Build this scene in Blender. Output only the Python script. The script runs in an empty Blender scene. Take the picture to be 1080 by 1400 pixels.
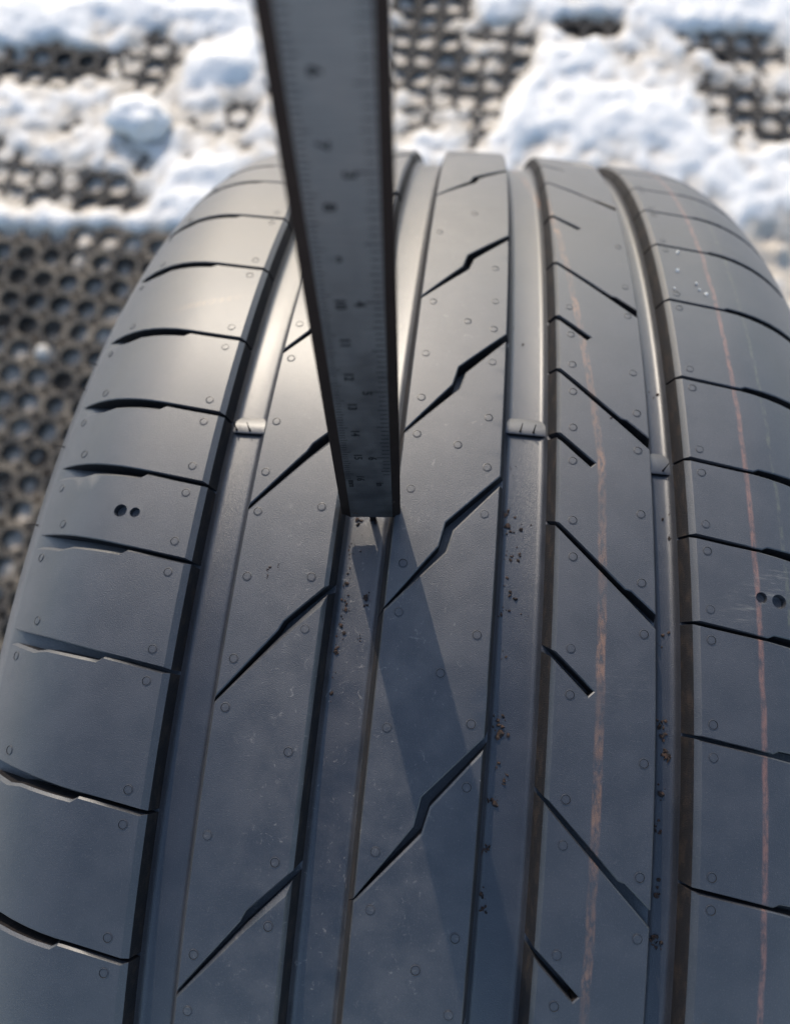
import bpy, bmesh, math, random, json
import numpy as np
from mathutils import Vector, Matrix, noise
from mathutils.geometry import delaunay_2d_cdt
random.seed(7)
sc = bpy.context.scene
COL = sc.collection
rad = math.radians

# ------------------------------------------------------------------ camera
R = 0.36452357            # tyre radius on the crown; tyre axis runs along X through the origin
cam = bpy.data.cameras.new('camera'); camo = bpy.data.objects.new('camera', cam); COL.objects.link(camo)
cam.sensor_fit = 'VERTICAL'; cam.sensor_height = 36.0; cam.lens = 980.0/1400*36.0
cam.clip_start = 0.005; cam.clip_end = 200
CM = ((0.99419964,-0.09059661,0.05795967,-0.00529473),(0.10314362,0.95584553,-0.27517399,-0.01463574),
      (-0.03047066,0.27955605,0.95964574,0.55038956),(0,0,0,1))
camo.matrix_world = Matrix(CM)
cam.dof.use_dof = True; cam.dof.focus_distance = 0.183; cam.dof.aperture_fstop = 8.3
sc.camera = camo

# ------------------------------------------------------------------ light
SUN_EL, SUN_AZ = 29.6, -18.2      # degrees; azimuth measured from +Y towards +X
w = bpy.data.worlds.new('World'); sc.world = w; w.use_nodes = True
nt = w.node_tree; sky = nt.nodes.new('ShaderNodeTexSky'); sky.sky_type = 'NISHITA'; sky.sun_disc = False
sky.sun_elevation = rad(SUN_EL); sky.sun_rotation = rad(SUN_AZ); sky.dust_density = 1.1; sky.air_density = 1.0
bg = nt.nodes['Background']; bg.inputs['Strength'].default_value = 0.15
nt.links.new(sky.outputs[0], bg.inputs[0])
sl = bpy.data.lights.new('sun', 'SUN'); sl.energy = 2.15; sl.angle = rad(0.53); sl.color = (1.0, 0.89, 0.74)
so = bpy.data.objects.new('sun', sl); COL.objects.link(so)
ldir = Vector((math.sin(rad(SUN_AZ))*math.cos(rad(SUN_EL)), math.cos(rad(SUN_AZ))*math.cos(rad(SUN_EL)), math.sin(rad(SUN_EL))))
so.rotation_euler = ldir.to_track_quat('Z', 'Y').to_euler()
so.location = ldir*5
sc.view_settings.view_transform = 'Standard'; sc.view_settings.look = 'None'
sc.view_settings.exposure = 1.0; sc.view_settings.gamma = 1.0

T = json.loads('''{"snow":[[[[-1.314,1.33],[0.9,1.455],[0.854,1.112],[-1.186,0.973]],10,0.03],[[[-1.192,0.989],[-0.351,1.046],[-0.257,0.654],[-0.471,0.653],[-1.057,0.614]],3.2,0.025],[[[-0.932,0.994],[-0.63,1.008],[-0.604,0.943],[-0.71,0.921],[-0.909,0.914]],-12,0.02],[[[-1.314,1.33],[-0.568,1.372],[-0.553,1.093],[-0.591,1.014],[-0.64,0.995],[-0.693,1.007],[-0.757,1.007],[-1.193,0.992]],11,0.012],[[[-0.594,1.014],[-0.519,1.079],[-0.478,1.006],[-0.49,0.914],[-0.608,0.908]],-7,0.02],[[[-0.515,1.059],[-0.387,1.078],[-0.348,0.951],[-0.382,0.933],[-0.474,0.942]],9,0.02],[[[-0.778,0.805],[-0.684,0.79],[-0.601,0.768],[-0.512,0.741],[-0.493,0.701],[-0.604,0.679],[-0.712,0.691],[-0.771,0.735]],-6.5,0.012],[[[-1.068,0.645],[-0.546,0.681],[-0.481,0.673],[-0.477,0.655],[-0.54,0.652],[-1.057,0.614]],9,0.008],[[[-0.482,0.676],[-0.479,0.778],[-0.36,0.801],[-0.335,0.648],[-0.463,0.638]],10,0.015],[[[-0.381,1.157],[-0.146,1.172],[-0.091,0.76],[-0.296,0.69]],4,0.02],[[[-0.158,1.187],[-0.016,1.196],[-0.025,1.076],[-0.043,0.99],[-0.11,0.948],[-0.138,0.951]],-7,0.012],[[[-0.028,1.115],[0.092,1.123],[0.07,0.969],[0.015,0.843],[-0.098,0.834],[-0.115,0.955],[-0.042,0.983]],-2.5,0.02],[[[0.061,0.833],[0.051,0.953],[0.093,1.057],[0.166,1.05],[0.26,0.985],[0.372,0.89],[0.511,0.825],[0.702,0.732],[0.678,0.506],[0.421,0.709],[0.343,0.8],[0.283,0.863],[0.171,0.875],[0.092,0.874]],11,0.014],[[[0.092,1.115],[0.223,1.123],[0.21,1.087],[0.165,1.078],[0.129,1.084]],-26,0.006],[[[0.207,1.065],[0.294,1.082],[0.487,0.998],[0.72,0.903],[0.706,0.77],[0.502,0.852],[0.35,0.924]],2,0.015],[[[0.346,1.0],[0.397,1.015],[0.464,0.979],[0.517,0.943],[0.514,0.88],[0.449,0.896],[0.378,0.933],[0.349,0.967]],-6,0.008],[[[0.288,1.092],[0.312,1.109],[0.471,1.11],[0.478,1.059],[0.449,1.032],[0.381,1.042],[0.329,1.067]],-7,0.006],[[[0.244,1.418],[0.9,1.455],[0.856,1.127],[0.475,1.108],[0.458,1.116],[0.33,1.116],[0.259,1.134]],11,0.01],[[[0.412,0.746],[0.81,0.778],[0.791,0.63],[0.449,0.625]],-9,0.02],[[[-1.172,0.599],[-0.476,0.65],[-0.235,0.656],[-0.07,-0.54],[-0.697,-0.616]],-16,0.004]],"ga":[[-0.413,0.975,0.05,0.021,14.3],[-0.463,1.083,0.074,0.019,7.700000000000001],[-0.48,1.018,0.049,0.019,-6],[-0.066,0.858,0.034,0.017,11.0],[0.058,0.881,0.018,0.043,8.8],[-0.407,0.768,0.03,0.025,8.8],[-0.647,0.971,0.025,0.012,-16],[-0.625,1.043,0.037,0.029,-10],[-0.744,1.059,0.05,0.026,4.4],[-0.574,0.627,0.015,0.016,17],[-0.538,0.627,0.016,0.015,17],[-0.579,0.596,0.015,0.014,17],[-0.537,0.592,0.015,0.014,16],[-0.511,0.624,0.017,0.015,13],[-0.597,0.441,0.014,0.015,17],[-0.611,0.41,0.009,0.01,12],[0.462,0.7,0.015,0.012,15],[0.283,0.94,0.09,0.058,4.95],[0.191,0.977,0.069,0.045,-5]],"crumbs":{"EF":[[14.63,-44.56,0.52],[13.63,-44.19,0.77],[15.35,-46.88,0.25],[16.92,-44.05,0.33],[13.94,-40.75,0.52],[14.91,-45.69,0.74],[14.64,-43.7,0.14],[13.44,-44.16,0.18],[15.96,-47.75,0.15],[13.86,-42.68,0.25],[16.83,-39.37,0.28],[15.74,-39.54,0.42],[15.2,-41.31,0.83],[15.66,-40.71,0.24],[15.41,-40.9,0.24],[15.55,-40.51,0.26],[14.78,-38.59,0.53],[15.57,-40.3,0.26],[16.53,-39.2,0.17],[14.34,-46.1,0.16],[13.83,-46.23,0.21],[13.75,-44.07,0.21],[14.68,-46.02,0.13],[12.5,-37.15,0.46],[14.48,-33.99,0.12],[13.42,-36.43,0.14],[12.8,-36.98,0.43],[13.42,-35.03,0.3],[13.15,-36.08,0.26],[15.0,-32.22,0.4],[16.29,-30.94,0.59],[14.49,-31.18,0.24],[16.54,-32.09,0.38],[15.02,-32.48,0.13],[15.1,-33.57,0.16],[16.86,-32.55,0.22],[18.02,-19.86,0.53],[16.46,-20.57,0.71],[15.17,-21.28,0.11],[15.56,-25.76,0.53],[11.4,-23.66,0.54],[16.58,-21.85,0.63],[14.87,-23.39,0.24],[14.48,-15.17,0.51],[13.61,-14.69,0.72],[14.95,-16.38,0.25],[14.77,-17.33,0.25],[15.71,-16.6,0.25],[14.43,-15.89,0.31],[16.63,-16.5,0.5],[13.92,-3.34,0.26],[15.3,-3.31,0.24],[13.49,-4.1,0.11],[15.53,-5.4,0.24],[16.45,-4.02,0.52],[14.85,-7.26,0.25],[15.23,12.22,0.23],[16.6,14.19,0.81],[15.36,11.55,0.16],[14.07,14.25,0.51],[15.19,13.15,0.14],[15.71,13.71,0.19],[16.65,11.53,0.51],[15.74,13.38,0.24],[17.36,15.19,0.14],[14.32,11.81,0.18],[15.37,12.59,0.12],[14.13,11.49,0.5],[16.2,11.89,0.16],[15.09,10.38,0.17],[15.55,13.97,0.71],[15.72,14.11,0.34],[15.35,12.75,0.73],[17.26,12.38,0.22],[15.43,17.04,0.75],[16.4,15.78,0.41],[16.2,15.96,0.82],[18.21,16.25,0.69],[14.91,15.25,0.49],[16.53,15.17,0.47],[17.12,15.2,0.24],[16.26,16.71,0.23],[15.39,16.58,0.22],[15.88,15.38,0.64],[16.55,17.05,0.16],[16.99,16.04,0.21],[18.51,25.96,0.41],[17.98,27.24,0.36],[19.15,27.17,0.15],[18.04,27.65,0.67],[17.8,28.3,0.59],[17.96,26.99,0.44],[16.34,23.28,0.61],[15.42,24.53,0.11],[15.53,25.0,0.17],[15.89,23.62,0.15],[15.83,24.25,0.41],[15.85,24.67,0.22],[14.59,31.46,0.12],[16.13,33.37,0.72],[16.05,31.63,0.13],[15.14,32.36,0.48],[16.61,32.33,0.32],[14.29,32.67,0.8],[18.52,-31.03,0.44],[17.83,-35.03,0.25],[18.58,-33.14,0.57],[18.82,-32.47,0.57],[14.62,43.47,0.45],[13.04,44.08,0.29],[14.38,44.53,0.58],[13.59,45.02,0.79],[13.0,43.23,0.25],[15.45,43.71,0.37],[13.89,44.75,0.15],[14.67,45.06,0.26],[12.92,44.39,0.51],[15.16,44.44,0.72],[13.92,54.99,0.19],[15.42,53.87,0.16],[13.67,55.59,0.24],[14.61,55.91,0.63],[14.06,53.75,0.17],[14.13,54.65,0.26],[14.05,55.21,0.7],[15.37,56.23,0.18],[14.71,53.53,0.3],[15.61,58.29,0.2],[15.25,58.46,0.35],[14.95,58.85,0.52],[14.37,59.14,0.47],[14.78,58.4,0.26],[15.59,58.03,0.45],[15.88,59.54,0.43],[21.36,-14.23,0.17],[20.11,-16.91,0.14],[19.82,-15.96,0.3],[21.82,-15.64,0.17],[19.42,-38.26,0.18],[18.84,-42.19,0.26],[21.51,-42.16,0.29],[18.74,-40.34,0.69],[15.35,-60.02,0.11],[15.17,-59.59,0.2],[16.56,-60.85,0.16],[14.85,-60.14,0.22],[15.9,-57.61,0.2],[16.54,-60.62,0.14],[13.02,-115.42,0.24],[17.54,-108.85,0.73],[14.59,-113.29,0.11],[14.49,-116.75,0.32]],"GH":[[58.62,8.38,0.79],[57.01,10.01,0.77],[56.45,8.33,0.5],[57.67,8.64,0.45],[58.17,7.49,0.12],[57.08,9.06,0.25],[55.06,10.97,0.27],[58.09,8.27,0.2],[57.84,9.02,0.2],[58.07,10.29,0.12],[58.14,9.52,0.17],[59.01,11.68,0.34],[57.89,12.46,0.49],[57.57,12.3,0.71],[58.23,11.95,0.83],[58.18,10.05,0.56],[58.58,11.49,0.21],[58.09,13.3,0.47],[59.44,18.1,0.56],[58.22,16.3,0.2],[58.6,17.5,0.12],[58.27,19.46,0.16],[60.71,18.75,0.15],[59.27,15.85,0.16],[58.79,17.71,0.17],[59.14,17.16,0.6],[58.72,16.43,0.11],[59.93,17.31,0.41],[59.45,16.1,0.13],[59.19,17.64,0.45],[58.82,16.0,0.7],[58.69,16.93,0.34],[58.63,16.94,0.21],[58.45,17.97,0.32],[58.66,15.96,0.63],[57.93,16.89,0.49],[58.17,27.5,0.13],[56.21,27.51,0.13],[57.85,28.19,0.27],[58.77,25.31,0.15],[57.83,26.67,0.74],[57.11,24.31,0.3],[57.08,26.16,0.12],[56.31,32.3,0.17],[57.34,33.18,0.34],[57.97,35.83,0.55],[57.11,33.99,0.13],[56.6,34.64,0.71],[57.77,33.38,0.22],[56.65,35.78,0.82],[56.56,34.69,0.14],[56.11,34.4,0.26],[57.64,36.36,0.4],[61.39,-42.2,0.44],[61.35,-41.85,0.53],[61.08,-42.27,0.2],[62.14,-44.69,0.34],[60.9,-43.04,0.34],[61.66,-43.22,0.24],[61.6,-44.14,0.24],[61.57,-42.73,0.22],[61.82,-43.68,0.12],[62.21,-43.43,0.17],[62.46,-44.76,0.5],[61.88,-43.7,0.54],[60.71,-42.45,0.72],[60.42,-42.81,0.43],[60.74,-42.75,0.18],[61.08,-42.47,0.32],[60.69,-43.07,0.53],[60.94,-44.05,0.39],[58.9,-48.56,0.52],[59.98,-53.06,0.19],[60.79,-53.15,0.15],[61.15,-49.77,0.52],[57.16,61.23,0.67],[58.16,60.98,0.47],[56.96,62.99,0.26],[58.18,62.4,0.36],[57.65,60.95,0.17],[57.92,62.64,0.16],[57.64,60.97,0.49],[57.77,61.6,0.21],[59.2,62.35,0.61],[56.45,61.77,0.5],[58.39,63.38,0.26],[57.74,62.41,0.17],[59.16,63.19,0.34],[58.07,63.66,0.29],[57.6,63.72,0.11],[58.07,63.58,0.53],[59.32,63.93,0.26],[59.73,62.51,0.16],[58.8,62.93,0.16],[58.86,62.62,0.24],[58.13,64.0,0.32],[57.28,63.03,0.32],[64.36,26.97,0.24],[64.43,26.4,0.55],[64.04,27.65,0.43],[64.42,25.56,0.6],[64.18,27.63,0.36],[64.14,26.24,0.23],[64.1,26.72,0.42],[64.36,26.66,0.56],[63.51,25.98,0.55],[63.29,27.14,0.78],[63.98,27.07,0.14],[64.41,27.78,0.17],[64.72,26.07,0.64],[64.04,27.37,0.53],[65.05,26.96,0.49],[65.28,26.95,0.32],[64.15,26.87,0.35],[64.81,26.78,0.12],[64.41,26.0,0.2],[64.49,26.96,0.25],[65.33,25.4,0.21],[64.77,13.26,0.18],[64.67,12.93,0.77],[65.03,10.23,0.22],[63.27,11.85,0.13],[62.56,12.53,0.4],[64.07,12.61,0.12],[63.3,12.26,0.34],[64.98,11.51,0.47],[62.75,9.66,0.5],[61.98,12.35,0.65],[64.02,12.7,0.17],[62.63,11.35,0.22],[63.42,12.99,0.18],[64.33,11.73,0.69],[65.45,12.83,0.26],[62.22,13.83,0.19],[63.5,11.62,0.15],[64.33,9.76,0.16],[62.04,13.13,0.34],[63.19,10.76,0.49],[64.43,13.02,0.45],[60.89,-63.74,0.34],[60.37,-66.03,0.26],[60.58,-65.12,0.27],[60.72,-65.39,0.77],[56.7,-92.26,0.3],[60.0,-93.45,0.72],[57.19,-91.15,0.12],[57.48,-94.18,0.23],[58.68,-92.0,0.22],[57.9,-89.8,0.11],[57.99,-14.25,0.54],[57.02,-11.33,0.18],[57.7,-11.03,0.32],[55.88,-9.54,0.15],[56.4,-11.79,0.25],[59.69,-15.14,0.56],[57.71,49.33,0.55],[58.5,51.86,0.11],[57.89,47.57,0.5],[57.54,51.28,0.7],[58.01,51.53,0.35],[58.15,50.84,0.52]],"CD":[[-26.07,-39.02,0.22],[-27.12,-38.02,0.26],[-27.34,-40.0,0.11],[-25.91,-38.88,0.22],[-27.38,-41.65,0.29],[-27.83,-39.12,0.57],[-26.93,-38.14,0.25],[-27.4,-37.46,0.45],[-26.78,-38.81,0.53],[-26.32,-36.58,0.11],[-22.73,-38.34,0.47],[-22.48,-38.31,0.35],[-22.44,-38.83,0.56],[-22.79,-40.04,0.16],[-21.89,-38.91,0.14],[-22.12,-38.81,0.2],[-22.52,-39.2,0.49],[-29.08,-15.04,0.46],[-27.74,-13.16,0.15],[-27.68,-12.43,0.6],[-28.14,-14.79,0.44],[-27.68,-14.17,0.51],[-27.77,-13.57,0.37],[-26.75,-12.14,0.31],[-26.56,-13.04,0.14],[-27.88,-12.29,0.29],[-27.33,-5.84,0.51],[-28.9,-8.6,0.19],[-28.2,-9.84,0.22],[-28.42,-12.32,0.22],[-28.61,-10.5,0.43],[-28.32,-7.73,0.6],[-29.23,-11.11,0.17],[-29.06,-8.22,0.21],[-27.73,-12.5,0.36],[-28.94,-3.26,0.11],[-27.38,-4.26,0.25],[-29.15,-5.71,0.29],[-27.76,-3.63,0.16],[-29.29,-4.8,0.45],[-27.26,-6.22,0.19],[-23.05,-5.88,0.22],[-22.83,-5.07,0.31],[-23.47,-4.77,0.25],[-22.78,-4.29,0.36],[-23.14,-16.63,0.24],[-22.63,-16.15,0.81],[-21.77,-16.97,0.18],[-21.9,-17.79,0.25],[-22.99,-16.64,0.36],[-21.31,-15.51,0.24],[-22.61,-16.88,0.62],[-23.54,-16.0,0.13],[-22.73,-13.98,0.46],[-24.17,-14.52,0.17],[-22.2,-16.5,0.26],[-22.04,-14.24,0.75],[-22.4,-15.68,0.51],[-28.56,-0.22,0.52],[-29.86,-0.57,0.56],[-28.9,-0.88,0.82],[-29.37,-1.43,0.4],[-29.03,-1.46,0.59],[-28.99,-2.02,0.3],[-28.56,-1.92,0.51],[-29.35,-2.6,0.3],[-28.98,-0.4,0.23],[-28.66,-1.25,0.27],[-29.04,-0.61,0.12],[-28.91,-0.29,0.27],[-28.83,6.01,0.13],[-29.02,4.69,0.13],[-28.26,4.85,0.13],[-28.29,4.74,0.25],[-28.97,6.17,0.17],[-30.57,6.3,0.8],[-28.71,10.4,0.68],[-29.07,11.27,0.17],[-28.61,12.48,0.34],[-28.62,9.8,0.2],[-30.36,10.81,0.46],[-31.45,10.83,0.16],[-28.55,-28.32,0.26],[-29.3,-27.71,0.18],[-30.23,-26.44,0.5],[-29.25,-28.02,0.11],[-28.99,-29.51,0.25],[-27.55,-21.24,0.19],[-27.99,-24.23,0.35],[-28.32,-22.62,0.51],[-29.97,-24.52,0.36],[-28.33,-19.94,0.32],[-30.52,-17.19,0.52],[-28.36,-19.74,0.78],[-29.07,-19.01,0.7],[-28.15,-19.69,0.44],[-29.4,-18.13,0.11],[-29.74,-19.89,0.36],[-30.04,-20.39,0.2],[-31.27,-18.53,0.12],[-27.47,-16.43,0.46],[-27.43,-28.55,0.16],[-28.44,-31.61,0.22],[-28.5,-27.0,0.18],[-28.19,-28.58,0.16],[-26.07,-34.6,0.11],[-25.67,-29.48,0.32],[-27.36,-31.1,0.32],[-28.07,-32.59,0.24],[-25.81,-34.46,0.17],[-30.58,-35.32,0.15],[-28.89,-30.61,0.35],[-27.57,-31.51,0.16]],"BLK":[[-49.06,-18.11,0.06],[-48.7,-18.15,0.25],[-48.71,-18.63,0.2],[-49.05,-19.78,0.14],[-48.85,-17.69,0.13],[-49.0,-19.96,0.08],[-48.84,-20.29,0.2],[-49.14,-20.1,0.24],[-48.5,-20.54,0.19],[-49.22,-19.88,0.11],[-49.11,-20.27,0.14],[-48.64,-18.32,0.11],[-48.81,-19.59,0.11],[-48.5,-21.0,0.09],[-48.34,-20.63,0.19],[-49.19,-21.08,0.1],[-48.2,-20.98,0.11],[-48.52,-20.86,0.26],[-46.49,-21.61,0.2],[-46.2,-21.88,0.21],[-46.3,-21.0,0.21],[-45.99,-20.23,0.13],[42.71,-76.47,0.29],[42.79,-76.43,0.14],[43.08,-76.53,0.08]]},"drops":[[71.8,-161.8],[70.2,-149.1],[75.5,-142.2],[76.0,-138.9],[78.1,-136.8],[67.4,-138.0]],"clod":[-0.529,0.85],"slits":[[-68.1,-64.0,17.3,21.2,59.3]]}''')

# ------------------------------------------------------------------ helpers
def link(o, parent=None):
    COL.objects.link(o)
    if parent is not None: o.parent = parent
    return o
def tag(o, label=None, cat=None, group=None, kind=None):
    for k, v in (('label', label), ('category', cat), ('group', group), ('kind', kind)):
        if v: o[k] = v
    return o
def empty(name, loc):
    o = bpy.data.objects.new(name, None); o.location = loc; o.empty_display_size = 0.02
    return link(o)
def mesh_obj(name, V, Fs, mats, parent=None, uv=None, fm=None, smooth=True, sharp=32, loc=None):
    m = bpy.data.meshes.new(name); m.from_pydata([tuple(map(float, v)) for v in V], [], [tuple(map(int, f)) for f in Fs])
    for k in (mats if isinstance(mats, (list, tuple)) else [mats]): m.materials.append(k)
    if fm is not None: m.polygons.foreach_set('material_index', np.asarray(fm, np.int32))
    if uv is not None:
        l = m.uv_layers.new(name='UVMap'); idx = np.empty(len(m.loops), np.int32); m.loops.foreach_get('vertex_index', idx)
        l.data.foreach_set('uv', np.asarray(uv, np.float32)[idx].ravel())
    if smooth:
        m.polygons.foreach_set('use_smooth', np.ones(len(m.polygons), bool))
        if sharp: m.set_sharp_from_angle(angle=rad(sharp))
    m.update()
    o = bpy.data.objects.new(name, m)
    if loc is not None: o.location = loc
    return link(o, parent)

class NT:
    """small wrapper for building node materials"""
    def __init__(s, name):
        s.m = bpy.data.materials.new(name); s.m.use_nodes = True; s.t = s.m.node_tree
        s.b = s.t.nodes['Principled BSDF']
    def n(s, typ, **kw):
        x = s.t.nodes.new(typ)
        for k, v in kw.items(): setattr(x, k, v)
        return x
    def l(s, a, b): s.t.links.new(a, b)
    def put(s, sock, v):
        if isinstance(v, bpy.types.NodeSocket): s.l(v, sock)
        else: sock.default_value = v
    def math(s, op, a, b=None, c=None, clamp=False):
        x = s.n('ShaderNodeMath', operation=op, use_clamp=clamp)
        for i, v in enumerate((a, b, c)):
            if v is not None: s.put(x.inputs[i], v)
        return x.outputs[0]
    def mix(s, f, a, b):
        x = s.n('ShaderNodeMix', data_type='RGBA')
        s.put(x.inputs[0], f); s.put(x.inputs[6], a); s.put(x.inputs[7], b)
        return x.outputs[2]
    def noise(s, vec, scale, detail=2, rough=.5, dist=0):
        x = s.n('ShaderNodeTexNoise'); s.l(vec, x.inputs['Vector'])
        x.inputs['Scale'].default_value = scale; x.inputs['Detail'].default_value = detail
        x.inputs['Roughness'].default_value = rough; x.inputs['Distortion'].default_value = dist
        return x.outputs[0]
    def ramp(s, v, a, b, o0=0., o1=1., smooth=True):
        x = s.n('ShaderNodeMapRange', interpolation_type='SMOOTHSTEP' if smooth else 'LINEAR')
        s.put(x.inputs[0], v); x.inputs[1].default_value = a; x.inputs[2].default_value = b
        x.inputs[3].default_value = o0; x.inputs[4].default_value = o1
        return x.outputs[0]
    def bump(s, h, strength, dist, prev=None):
        x = s.n('ShaderNodeBump'); x.inputs['Strength'].default_value = strength; x.inputs['Distance'].default_value = dist
        s.l(h, x.inputs['Height'])
        if prev is not None: s.l(prev, x.inputs['Normal'])
        return x.outputs[0]
    def vmap(s, vec, scale=(1,1,1), rot=(0,0,0), loc=(0,0,0)):
        x = s.n('ShaderNodeMapping'); s.l(vec, x.inputs[0])
        x.inputs['Scale'].default_value = scale; x.inputs['Rotation'].default_value = rot; x.inputs['Location'].default_value = loc
        return x.outputs[0]

# ------------------------------------------------------------------ tyre rubber
# UVMap of every tread mesh holds (lateral mm / 100, running mm / 100)
def rubber(name, wall=False, floor=False):
    k = NT(name); uvn = k.n('ShaderNodeUVMap'); uvn.uv_map = 'UVMap'
    uv = uvn.outputs[0]; sp = k.n('ShaderNodeSeparateXYZ'); k.l(uv, sp.inputs[0])
    x = k.math('MULTIPLY', sp.outputs[0], 100.); s = k.math('MULTIPLY', sp.outputs[1], 100.)
    big = k.noise(uv, 2.2, 3, .55); mid = k.noise(uv, 9., 4, .6); fine = k.noise(uv, 330., 2, .6); speck = k.noise(uv, 75., 2, .5)
    base = (.0098, .0114, .0160, 1)
    col = k.mix(k.ramp(mid, .35, .7), base, (.0130, .0152, .0215, 1))
    # thin grey dust film, stronger on the ribs left of the gauge
    dl = k.math('MULTIPLY', k.ramp(x, -56, -40), k.ramp(x, 14, -6))
    film = k.math('MULTIPLY', k.ramp(k.math('ADD', mid, k.math('MULTIPLY', big, .6)), .62, .98), k.math('ADD', k.math('MULTIPLY', dl, .05), .02))
    if not wall: col = k.mix(film, col, (.30, .26, .21, 1))     # dust settles on the level faces only
    # fine mineral grain
    gr = k.noise(uv, 260., 2, .7)
    if not wall: col = k.mix(k.ramp(gr, 0.54, .80, 0, .24 if not wall else .05), col, (.20, .19, .18, 1))
    # pale specks and lint
    lint = k.noise(k.vmap(uv, (1, 1, 1)), 42., 5, .72, 1.2)
    sm = k.math('MULTIPLY', k.ramp(lint, .60, .70), k.math('ADD', k.math('MULTIPLY', dl, .30 if floor else .20), .03))
    if not wall: col = k.mix(sm, col, (.36, .33, .29, 1))
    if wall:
        col = k.mix(.75, col, (.0075, .0058, .0048, 1))        # shade of the groove walls put into the colour, along with dark grime
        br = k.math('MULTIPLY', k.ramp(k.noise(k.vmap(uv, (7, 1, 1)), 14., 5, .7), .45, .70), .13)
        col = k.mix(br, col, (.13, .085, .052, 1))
    else:
        # chalk / paint lines on the tread
        pn = k.noise(k.vmap(uv, (3, 1, 1)), 26., 4, .7)
        lx = k.math('SUBTRACT', x, k.math('ADD', 39.6, k.math('MULTIPLY', k.math('MINIMUM', k.math('ADD', s, 62.), 0.), .10)))
        wob = k.math('MULTIPLY', k.math('SUBTRACT', k.noise(k.vmap(uv, (0, 1, 0)), 9., 3), .5), 1.2)
        def line(d, half): return k.ramp(k.math('ABSOLUTE', k.math('ADD', d, wob)), half+.35, half-.25)
        brk = k.ramp(k.noise(k.vmap(uv, (0, 1, 0)), 5.5, 2), .42, .62, .35, 1.)
        m1 = k.math('MULTIPLY', k.math('MULTIPLY', line(lx, 1.05), k.ramp(pn, .36, .62)), k.math('MULTIPLY', brk, .27))
        col = k.mix(m1, col, (.44, .20, .08, 1))
        m2 = k.math('MULTIPLY', k.math('MULTIPLY', line(k.math('SUBTRACT', x, 80.6), .6), k.ramp(pn, .30, .64)), .27)
        col = k.mix(m2, col, (.42, .17, .10, 1))
        m3 = k.math('MULTIPLY', k.math('MULTIPLY', line(k.math('SUBTRACT', x, 88.8), .5), k.ramp(pn, .42, .62)), .10)
        col = k.mix(m3, col, (.35, .36, .18, 1))
        # rubbed streaks: pale ones on the right shoulder, a brown smear on the left one
        def patch(cx, cs, ang, ln, wd):
            c, n_ = math.cos(ang), math.sin(ang)
            dx = k.math('SUBTRACT', x, cx); ds = k.math('SUBTRACT', s, cs)
            a = k.math('ADD', k.math('MULTIPLY', dx, c), k.math('MULTIPLY', ds, n_))
            b = k.math('SUBTRACT', k.math('MULTIPLY', ds, c), k.math('MULTIPLY', dx, n_))
            return k.math('MULTIPLY', k.ramp(k.math('ABSOLUTE', a), ln, ln*.3), k.ramp(k.math('ABSOLUTE', b), wd, wd*.15))
        st = k.ramp(k.noise(k.vmap(uv, (1.0, 9, 1), (0, 0, .62)), 14., 3, .6), .50, .72)
        pm = k.math('MULTIPLY', k.math('MULTIPLY', patch(82, -27, -.62, 17, 7), st), .16)
        col = k.mix(pm, col, (.45, .42, .34, 1))
        pm = k.math('MULTIPLY', k.math('MULTIPLY', patch(43, 2, -.55, 12, 7), st), .05)
        col = k.mix(pm, col, (.45, .42, .36, 1))
        pm = k.math('MULTIPLY', k.math('MULTIPLY', patch(-87, -114, -.32, 14, 2.2), k.ramp(pn, .3, .6)), .5)
        col = k.mix(pm, col, (.10, .062, .035, 1))
        # fine mould parting line across the tread
        off = k.math('MULTIPLY', k.math('MAXIMUM', k.math('SUBTRACT', x, 60.), 0.), .30)
        dm = k.math('ABSOLUTE', k.math('SUBTRACT', k.math('ADD', s, 181.), off))
        col = k.mix(k.math('MULTIPLY', k.ramp(dm, .7, .3), .75), col, (.008, .008, .008, 1))
    k.l(col, k.b.inputs['Base Color'])
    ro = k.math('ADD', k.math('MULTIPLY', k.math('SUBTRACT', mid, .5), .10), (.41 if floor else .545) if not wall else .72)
    ro = k.math('ADD', ro, k.math('MULTIPLY', sm, .4))
    k.l(ro, k.b.inputs['Roughness'])
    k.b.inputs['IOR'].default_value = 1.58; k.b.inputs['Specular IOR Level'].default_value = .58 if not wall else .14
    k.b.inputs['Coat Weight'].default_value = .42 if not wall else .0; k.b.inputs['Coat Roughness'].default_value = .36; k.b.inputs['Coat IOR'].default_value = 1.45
    k.b.inputs['Sheen Weight'].default_value = .03; k.b.inputs['Sheen Roughness'].default_value = .45; k.b.inputs['Sheen Tint'].default_value = (.82, .90, 1, 1)
    n1 = k.bump(fine, .45, .00028)
    n2 = k.bump(mid, .04, .0008, n1)
    n3 = k.bump(lint, .10, .0002, n2)
    k.l(n3, k.b.inputs['Normal'])
    return k.m
M_TOP = rubber('tread_rubber'); M_WALL = rubber('groove_rubber', True); M_FLOOR = rubber('groove_floor_rubber', False, True)

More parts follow.
